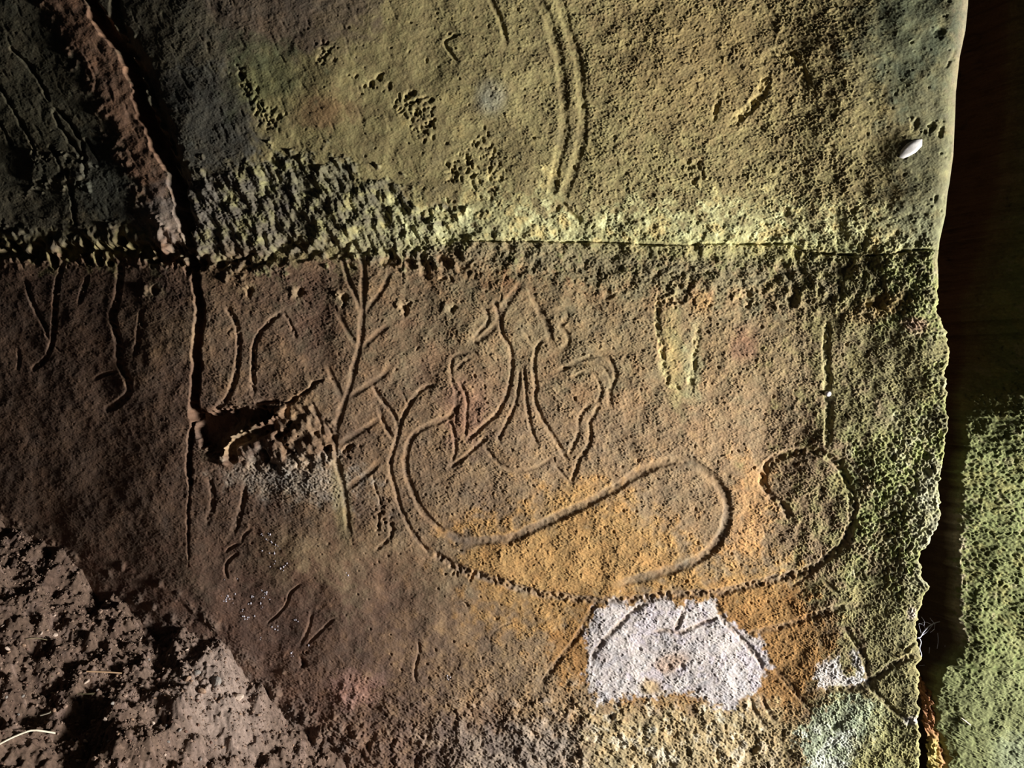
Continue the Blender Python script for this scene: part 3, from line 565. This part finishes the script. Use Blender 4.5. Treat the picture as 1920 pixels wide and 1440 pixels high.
rpaint(sst(16, 2, u+8*off(n_edge))*sst(900, 980, qy)*sst(1230, 1190, qy), (160, 146, 126), 0.7)
rpaint(sst(4, -4, u), (62, 46, 34), 0.95); rpaint(upk*sst(60, -10, u), (104, 78, 54), 0.8)  # side facing the crevice painted dark brown to deepen its shade
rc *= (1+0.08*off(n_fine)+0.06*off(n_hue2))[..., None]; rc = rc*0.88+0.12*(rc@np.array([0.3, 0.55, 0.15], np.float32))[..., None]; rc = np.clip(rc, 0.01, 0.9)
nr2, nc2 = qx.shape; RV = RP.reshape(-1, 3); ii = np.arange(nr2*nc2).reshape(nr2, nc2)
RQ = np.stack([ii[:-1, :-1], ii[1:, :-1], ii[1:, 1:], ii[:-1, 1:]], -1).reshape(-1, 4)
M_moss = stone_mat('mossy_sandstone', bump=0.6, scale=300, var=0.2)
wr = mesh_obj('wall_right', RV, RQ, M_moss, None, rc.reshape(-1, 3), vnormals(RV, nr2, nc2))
tag(wr, 'green mossy rock beyond the dark crevice at the right', None, None, 'structure')

# soil wedged in the foot of the crevice
sy = np.linspace(1262, 1480, 110); sx_ = np.linspace(0, 1, 26)
lft = np.interp(sy, ey, ex)-7; rgt = np.interp(sy, [1262, 1300, 1375, 1400, 1480], [1752, 1752, 1760, 1765, 1765])
gxx = lft[:, None]+(rgt-lft)[:, None]*sx_[None, :]; gyy = np.repeat(sy[:, None], 26, 1)
sh = 14+10*np.sin(np.pi*np.clip(sx_*0.9+0.12, 0, 1))[None, :]-26*np.clip(1-(gyy-1262)/40, 0, 1)-30*sst(0.62, 1.0, sx_)[None, :]*sst(1420, 1340, gyy)+3.0*samp(n_lump, gxx*1.7, gyy*1.7)+2.4*samp(n_worm, gxx, gyy)
sh = sh+14*sst(1330, 1380, gyy)*(1-sst(0.2, 0.9, sx_))[None, :]
SV = unproj(gxx, gyy, np.zeros_like(gxx)); SV[..., 1] -= sh*S; SV = SV.reshape(-1, 3); ii = np.arange(SV.shape[0]).reshape(110, 26)
sc_ = np.repeat(rgb(140, 102, 74)[None], len(SV), 0)*(1+0.25*samp(n_hue2, gxx, gyy).reshape(-1, 1)); tmask = (sst(1350, 1385, gyy)*sst(0.75, 0.3, sx_)[None, :]).reshape(-1, 1)*0.8
sc_ = sc_*(1-tmask)+rgb(176, 164, 104)*tmask
so = mesh_obj('soil_plug', SV, np.stack([ii[:-1, :-1], ii[1:, :-1], ii[1:, 1:], ii[:-1, 1:]], -1).reshape(-1, 4), M_soil, None, np.clip(sc_, 0.01, 0.9), vnormals(SV, 110, 26))
tag(so, 'reddish brown soil wedged in the foot of the dark crevice', 'soil')

# ------------------------------------------------------------------ dirt bank at the foot of the wall, lower left
bx = [-400, 0, 40, 90, 140, 190, 250, 300, 345, 395, 430, 480, 530, 580, 640, 800]
by = [860, 1020, 1042, 1078, 1110, 1142, 1172, 1184, 1196, 1212, 1248, 1300, 1338, 1384, 1440, 1580]
fxs = np.concatenate([np.arange(-420, -60, 8), np.arange(-60, 640, 2.0), np.arange(640, 760, 8)]); fhs = np.concatenate([np.arange(-110, -60, 10), np.arange(-60, 330, 2.0), np.arange(330, 760, 8)])
def ground(x, h):
    """height (mm) of the dirt at x, h mm out from the wall plane"""
    x = np.asarray(x, float); h = np.asarray(h, float)
    b = 1440-np.interp(x, bx, by); hw0 = np.interp(x, gx, xprof)
    d = h-hw0
    z = b-0.40*d+10*samp(n_mid, x*0.33+500, h*0+333)*sst(90, 0, d)
    s = samp(n_lump, x+h*0.3+200, h*1.1+520); m = samp(n_mid, x*1.2+40, h*1.3+600); f = samp(n_worm, x, h+300); g = samp(n_pit, x+90, h*1.2+100); bgn = samp(n_big, x*2.0, h*2.2)
    z = z+3.6*s*sst(-20, 40, d)+2.2*m+1.3*f+1.3*g+10*bgn*sst(10, 120, d)
    # hollows and the broken lip by the wall
    z = z+16*np.exp(-((x-440)/70)**2-((d-30)/40)**2)-22*np.exp(-((x-318)/22)**2-((d-70)/46)**2)-14*np.exp(-((x-200)/26)**2-((d-150)/30)**2)-16*np.exp(-((x-290)/26)**2-((d-18)/16)**2)
    return z
FX, FH = np.meshgrid(fxs, fhs); FZ = ground(FX, FH)
FVt = np.stack([FX*S, -FH*S, FZ*S], -1); nrf, ncf = FX.shape
fcol = np.empty(FX.shape+(3,), np.float32); fcol[:] = rgb(108, 90, 79)
fh = samp(n_hue, FX, FH+300)[..., None]; fh2 = samp(n_hue2, FX+50, FH)[..., None]
fcol = fcol*(1-0.5*np.clip(fh, 0, 1))+rgb(92, 74, 66)*0.5*np.clip(fh, 0, 1); fcol = fcol*(1-0.5*np.clip(fh2-0.4, 0, 1))+rgb(140, 120, 112)*0.5*np.clip(fh2-0.4, 0, 1)
pale = (np.exp(-((FX-430)/90)**2-((FH-60)/90)**2))[..., None]*0.8; fcol = fcol*(1-pale)+rgb(158, 142, 134)*pale  # highlight on the dirt near the wall foot, painted into the colour
fcol *= (1+0.15*samp(n_worm, FX, FH+300)+0.10*samp(n_fine, FX, FH))[..., None]; fcol = np.clip(fcol, 0.02, 0.9)
FV = FVt.reshape(-1, 3); ii = np.arange(nrf*ncf).reshape(nrf, ncf)
FQ = np.stack([ii[:-1, :-1], ii[:-1, 1:], ii[1:, 1:], ii[1:, :-1]], -1).reshape(-1, 4)
fl_o = mesh_obj('floor', FV, FQ[:, ::-1], M_soil, None, fcol.reshape(-1, 3))
tag(fl_o, 'loose reddish dirt banked against the wall foot at the lower left', None, None, 'structure')

def on_ground(px, py):
    """where the line of sight through a traced point meets the dirt"""
    h = np.arange(0, 900, 1.0); k = (DCAM-h)/DCAM; x = CXP+(px-CXP)*k; z = CZP-(py-CZP)*k
    g = ground(x, h); d = z-g
    i = np.where(d <= 0)[0]
    i = i[-1] if len(i) else 300
    return np.array([x[i], h[i], g[i]])

def plain(name, color, rough=0.9, spec=0.2, var=0.15, scale=300, bump=0.2): return stone_mat(name, False, tuple(rgb(*color)), bump, scale, rough, var, 0.0006)
M_peb = [plain('pale_pebble', (206, 186, 172)), plain('tan_pebble', (168, 140, 120)), plain('dark_pebble', (116, 92, 82)), plain('grey_pebble', (150, 144, 140))]
def rock_mesh(name, seed, mat, flat=0.6, sub=2):
    import bmesh
    bm = bmesh.new(); bmesh.ops.create_icosphere(bm, subdivisions=sub, radius=1); r = np.random.default_rng(seed)
    ax = [Vector(r.normal(size=3)).normalized() for _ in range(7)]; of = r.uniform(0.55, 0.95, 7)
    for v in bm.verts:
        p = v.co.copy()
        for a, o_ in zip(ax, of):
            e = p.dot(a)-o_
            if e > 0: p -= a*e*0.9
        v.co = Vector((p.x, p.y*r.uniform(0.98, 1.02), p.z*flat))
    me = bpy.data.meshes.new(name); bm.to_mesh(me); bm.free(); me.materials.append(mat)
    for p in me.polygons: p.use_smooth = False
    return me
peb = [rock_mesh('pebble', 40+i, M_peb[i % 4], 0.55+0.05*(i % 4), 2) for i in range(8)]
# stones the photograph shows one by one: tracing position, size, mesh, label
X5 = lambda p: C(0, 1050, [p])[0]
stones = [(X5((600, 855)), 6.5, 0, 'pale angular stone below the brown straw on the dirt'), (X5((50, 620)), 6, 0, 'pale round stone at the far left edge of the dirt'), (X5((165, 605)), 5, 1, 'tan stone just right of the pale stone at the left edge'),
          (X5((380, 525)), 5.5, 0, 'pale upright stone under a dark hollow at the upper left of the dirt'), (X5((285, 515)), 4.5, 0, 'small pale stone left of the pale upright stone'), (X5((980, 885)), 4.5, 0, 'bright white pebble in the middle of the dirt'),
          (X5((1055, 1138)), 6, 0, 'bright cream pebble near the bottom of the dirt'), (X5((1360, 790)), 9, 3, 'pale upright stone chip beside the wall foot'), (X5((1300, 830)), 8, 1, 'tan stone leaning on the pale upright chip'), (X5((1490, 850)), 13, 3, 'large pale grey rock lump at the wall foot'),
          (X5((1650, 960)), 13, 0, 'largest whitish rock lump where the dirt meets the wall'), (X5((1400, 920)), 10, 1, 'long tan stone left of the largest whitish lump'), (X5((1180, 1135)), 5, 2, 'small brown stone in the shadow right of the cream pebble'), (X5((260, 400)), 4, 0, 'tiny pale pebble high on the left dirt slope'),
          (X5((770, 345)), 5, 1, 'tan pebble at the wall edge of the dirt'), (X5((20, 465)), 5, 0, 'pale pebble at the left picture edge'), (X5((730, 1110)), 5, 0, 'white pebble at the right end of a dark hollow'), (X5((975, 545)), 4.5, 0, 'pale pebble in the dark hollow by the wall'), (X5((1030, 700)), 4, 3, 'grey pebble inside the black shadow by the wall'),
          (X5((590, 1270)), 5, 0, 'pale pebble above the bottom edge of the dirt')]
rs = np.random.default_rng(11)
def put_stone(p, size, k, label, group=None):
    q = on_ground(*p); o = bpy.data.objects.new('pebble', peb[k % 8]); col.objects.link(o)
    o.location = (q[0]*S, -q[1]*S, (q[2]+size*0.18)*S); o.rotation_euler = tuple(rs.uniform(0, 6.28, 3)*np.array([0.12, 0.12, 1])); o.scale = (size*S, size*S*0.8, size*S*rs.uniform(0.8, 1.2))
    tag(o, label, 'stone', group); return o
for p, s_, k, lb in stones: put_stone(p, s_, k, lb)
nn = 0
while nn < 80:
    x = rs.uniform(0, 560); y = rs.uniform(1040, 1436)
    if y < np.interp(x, bx, by)+14: continue
    put_stone((x, y), rs.uniform(1.8, 4.2), [0, 1, 2, 1, 5, 6, 3, 2][nn % 8], 'tiny pebble lying loose among the others on the dirt bank', 'tiny loose pebbles on the dirt bank'); nn += 1
# grit: uncountable crumbs of soil, one object
import bmesh
base = peb[0]; bvv = np.array([v.co[:] for v in rock_mesh('grit_seed', 3, M_peb[2], 0.8, 1).vertices], np.float32); bff = np.array([p.vertices[:] for p in bpy.data.meshes['grit_seed'].polygons], np.int32)
gv, gf, gc = [], [], []; ng = 0
for i in range(8000):
    x = rs.uniform(-40, 620); h = rs.uniform(2, 300)+np.interp(x, gx, xprof); z = float(ground(x, h)); s_ = rs.gamma(1.3, 0.75)+0.5
    a = rs.uniform(0, 6.28); c_, n_ = math.cos(a), math.sin(a); b = bvv*s_*np.array([1, 0.75, 1])
    b = np.stack([b[:, 0]*c_-b[:, 1]*n_, b[:, 0]*n_+b[:, 1]*c_, b[:, 2]], 1)
    gv.append((b+np.array([x, -h, z+0.2*s_]))*S); gf.append(bff+ng); ng += len(b)
    gc.append(np.repeat((rgb(132, 112, 100)*rs.uniform(0.45, 1.5))[None], len(b), 0))
go = mesh_obj('soil_grit', np.vstack(gv), np.vstack(gf), M_soil, None, np.clip(np.vstack(gc), 0.02, 0.9), smooth=False)
go.parent = fl_o; tag(go, 'fine crumbs of soil and grit scattered over the dirt bank', None, None, 'stuff')

# ------------------------------------------------------------------ straws, cobweb, small bits
def tube(name, pts, rad, mat, sides=7, flat=1.0):
    """tapered tube through world points in mm (x, h, z)"""
    Pm = np.array([(p[0]*S, -p[1]*S, p[2]*S) for p in pts]); n = len(Pm); V, Fc = [], []
    for i in range(n):
        d = Pm[min(i+1, n-1)]-Pm[max(i-1, 0)]; d /= np.linalg.norm(d)+1e-9
        a = np.cross(d, (0, -0.4, 0.9)); a /= np.linalg.norm(a)+1e-9; b = np.cross(d, a); r = (rad[i] if hasattr(rad, '__len__') else rad)*S
        for k in range(sides):
            t_ = 2*math.pi*k/sides; V.append(Pm[i]+a*math.cos(t_)*r+b*math.sin(t_)*r*flat)
    for i in range(n-1):
        for k in range(sides): Fc.append((i*sides+k, i*sides+(k+1) % sides, (i+1)*sides+(k+1) % sides, (i+1)*sides+k))
    return mesh_obj(name, V, Fc, mat)
M_straw = plain('bleached_straw', (236, 226, 206), 0.6, scale=120); M_straw2 = plain('brown_straw', (176, 146, 118), 0.7, scale=120); M_root = plain('thin_rootlet', (172, 160, 128), 0.7, scale=120)
def lay(pts, lift=2.0, step=6):
    return [(q[0], q[1], q[2]+lift) for q in (on_ground(*p) for p in spline(pts, step))]
def lay_rigid(pts, lift=2.5, step=8):
    a = spline(pts, step); q0, q1 = on_ground(*a[0]), on_ground(*a[-1]); out = []
    for i, p in enumerate(a):
        t_ = i/(len(a)-1); h = q0[1]*(1-t_)+q1[1]*t_; k = (DCAM-h)/DCAM; out.append((CXP+(p[0]-CXP)*k, h+lift, CZP-(p[1]-CZP)*k+lift))
    return out
def C5(p): return C(0, 1050, p)
tag(tube('straw', lay_rigid(C5([(-60, 1325), (0, 1288), (110, 1232), (225, 1190), (300, 1193), (392, 1207)]), 4), 2.0, M_straw, 7, 0.6), 'bright bent white straw at the lower left edge', 'straw')
tag(tube('straw', lay_rigid(C5([(605, 779), (730, 783), (850, 791)]), 3), 1.4, M_straw2), 'short straight brown straw lying across the dirt', 'straw')
tag(tube('straw', lay_rigid(C5([(288, 1082), (325, 1072), (358, 1060)]), 3), 1.3, M_straw), 'short white straw tip above the bent straw', 'straw')
tag(tube('rootlet', lay_rigid(C5([(380, 815), (300, 845), (295, 890), (350, 935), (450, 966), (540, 950), (600, 935), (665, 930)]), 4), 0.8, M_root), 'thin pale rootlet curled in a hairpin on the dirt', 'root')
tag(tube('rootlet', lay_rigid(C5([(360, 930), (480, 935), (660, 938)]), 4), 0.7, M_root), 'thin straight rootlet inside the hairpin rootlet', 'root')
tag(tube('rootlet', lay_rigid(C5([(190, 556), (260, 548), (335, 562)]), 3), 0.6, M_root), 'hair-thin rootlet high on the left dirt slope', 'root')

def wall_pt(px, py, lift=0.0):
    """point on the carved wall at a traced position, in mm (x, h, z)"""
    px = np.array([px], float); py = np.array([py], float); hm_ = samp(MACRO, px, py)[0]; p = unproj(px, py, hm_)[0]/S
    return np.array([p[0], hm_+samp(H, px, py)[0]+lift, p[2]])
def flake(name, outline, mat, thick=1.2, lift=0.6, right=False):
    pts = [np.array(p, float) for p in outline]; n = len(pts); c = sum(pts)/n; V = []
    hs = []
    for s_ in (1.0, 0.8, 0.45):
        for p in pts: V.append((c+(p-c)*s_, {1.0: -0.8, 0.8: 0.65, 0.45: 1.0}[s_]))
    V.append((c, 1.0)); W = []
    for p, t_ in V:
        w = wall_pt(p[0], p[1]); W.append((w[0]*S, -(w[1]+lift+t_*thick)*S, w[2]*S))
    tri = []
    for r_ in range(2):
        for k in range(n):
            a, b_ = r_*n+k, r_*n+(k+1) % n; tri += [(a, b_, b_+n), (a, b_+n, a+n)]
    for k in range(n): tri.append((2*n+k, 2*n+(k+1) % n, 3*n))
    return mesh_obj(name, W, tri, mat)
M_white = plain('white_mineral', (250, 248, 248), 0.8, var=0.05)
fo = flake('white_flake', C(1400, 0, [(1056, 1092), (1068, 1040), (1105, 998), (1150, 972), (1214, 966), (1212, 1012), (1170, 1056), (1125, 1082), (1085, 1098)]), M_white, 1.0, 2.0)
tag(fo, 'bright white flake stuck on the green rock near the top right', 'flake')
q = wall_pt(1552, 738); me = rock_mesh('cocoon', 77, plain('white_silk', (232, 230, 240), 0.5), 0.9, 2); co = bpy.data.objects.new('cocoon', me); col.objects.link(co)
for p in me.polygons: p.use_smooth = True
co.location = (q[0]*S, -(q[1]+3.5)*S, q[2]*S); co.scale = (7*S, 6*S, 7*S); tag(co, 'small white ball lodged in the upright carved stroke', 'cocoon')
# white specks on the brown rock (one scatter of crumbs)
spk = C(400, 900, [(555, 525), (548, 550), (490, 552), (535, 598), (575, 605), (625, 665), (632, 690), (580, 730), (610, 745), (600, 828), (548, 882), (720, 860), (722, 885), (715, 908), (650, 895), (120, 975), (240, 1015), (215, 1145), (145, 1165), (95, 1170), (120, 1205), (170, 1190), (150, 1195), (190, 1215), (130, 1225), (340, 1230), (370, 1220), (390, 1170), (490, 1100), (525, 1125), (530, 1150), (490, 1195), (290, 1280), (285, 1305), (310, 1370), (330, 1385), (350, 1380), (405, 1362), (820, 1390), (815, 1400), (1345, 948), (480, 690), (575, 1190), (480, 1250)], K2)
spk += C(480, 1050, [(70, 225), (75, 240), (270, 410), (120, 478), (150, 470), (255, 640), (245, 660), (370, 590), (30, 550), (1340, 800), (1330, 815)])
sv, sf, scl = [], [], []; nb = 0
for (x, y) in spk:
    for k in range(rs.integers(1, 4)):
        w = wall_pt(x+rs.normal(0, 2.2), y+rs.normal(0, 2.6)); s_ = rs.uniform(0.6, 2.0)
        b = bvv*s_*np.array([rs.uniform(0.6, 1.2), 0.5, rs.uniform(0.8, 1.8)]); sv.append((b+np.array([w[0], -(w[1]+0.3), w[2]]))*S); sf.append(bff+nb); nb += len(b)
spo = mesh_obj('white_specks', np.vstack(sv), np.vstack(sf), plain('chalky_specks', (222, 220, 236), 0.8, var=0.1), None, None, smooth=False)
spo.parent = bedobj[1]; spo.matrix_parent_inverse = wall_loc@Matrix.Identity(4); tag(spo, 'scattered chalky white specks on the brown rock', None, None, 'stuff')
spo.matrix_parent_inverse = Matrix.Identity(4)

# cobweb across the crevice
M_web = plain('cobweb_silk', (214, 218, 240), 0.5, var=0.05)
web = tag(empty('cobweb', (1.722, -0.01, 0.24)), 'torn cobweb strands stretched from the rock edge into the dark crevice', 'cobweb')
def strand(pts, rad, h=(12, -6)):
    a = spline(C(1700, 1130, pts, 1022/220), 3); n = len(a); out = []
    for i, p in enumerate(a):
        hh_ = h[0]*(1-i/(n-1))+h[1]*i/(n-1); w = unproj(np.array(p[0]), np.array(p[1]), hh_)/S; out.append((w[0], hh_, w[2]))
    o = tube('silk_strand', out, rad, M_web, 5); o.parent = web; o.matrix_parent_inverse = Matrix.Translation((-1.722, 0.01, -0.24))
strand([(85, 310), (120, 300), (140, 265), (185, 215), (240, 180), (305, 162)], 1.1)
strand([(110, 310), (125, 345), (112, 400), (128, 450), (120, 500)], 1.0, (14, 12))
for p in ([(125, 265), (110, 210), (108, 180), (150, 200), (165, 235)], [(150, 200), (155, 165), (130, 125)], [(240, 180), (215, 150), (203, 133)], [(215, 190), (170, 170), (130, 180)], [(130, 290), (180, 250), (230, 190)], [(270, 265), (275, 330), (265, 400)], [(335, 370), (330, 420)], [(110, 550), (150, 545), (190, 545)], [(200, 390), (195, 440)], [(245, 180), (240, 230), (205, 260)]):
    strand(p, 0.4, (8, -4))
# small stone in the crevice and the pale splinter on the right-hand rock
q = unproj(np.array(1735.0), np.array(1272.0), -12.0)/S
st = bpy.data.objects.new('crevice_stone', rock_mesh('crevice_stone', 91, plain('rusty_stone', (166, 118, 92)), 1.2, 2)); col.objects.link(st); st.location = (q[0]*S, 0.014, q[2]*S); st.scale = (9*S, 9*S, 9*S)
tag(st, 'small rusty stone resting on the soil in the crevice', 'stone')
def right_pt(px, py):
    j = int(np.argmin(abs(ry_-py))); i = int(np.argmin(abs(qx[j]-px))); return RP[j, i]/S
a, b_ = right_pt(*W8([(1458, 1076)])[0]), right_pt(*W8([(1512, 1120)])[0])
tag(tube('splinter', [(a[0], -a[1]+3, a[2]), ((a[0]+b_[0])/2, -(a[1]+b_[1])/2+3.5, (a[2]+b_[2])/2), (b_[0], -b_[1]+3, b_[2])], [0.8, 1.7, 1.0], M_straw), 'short white splinter clinging to the mossy right-hand rock', 'splinter')
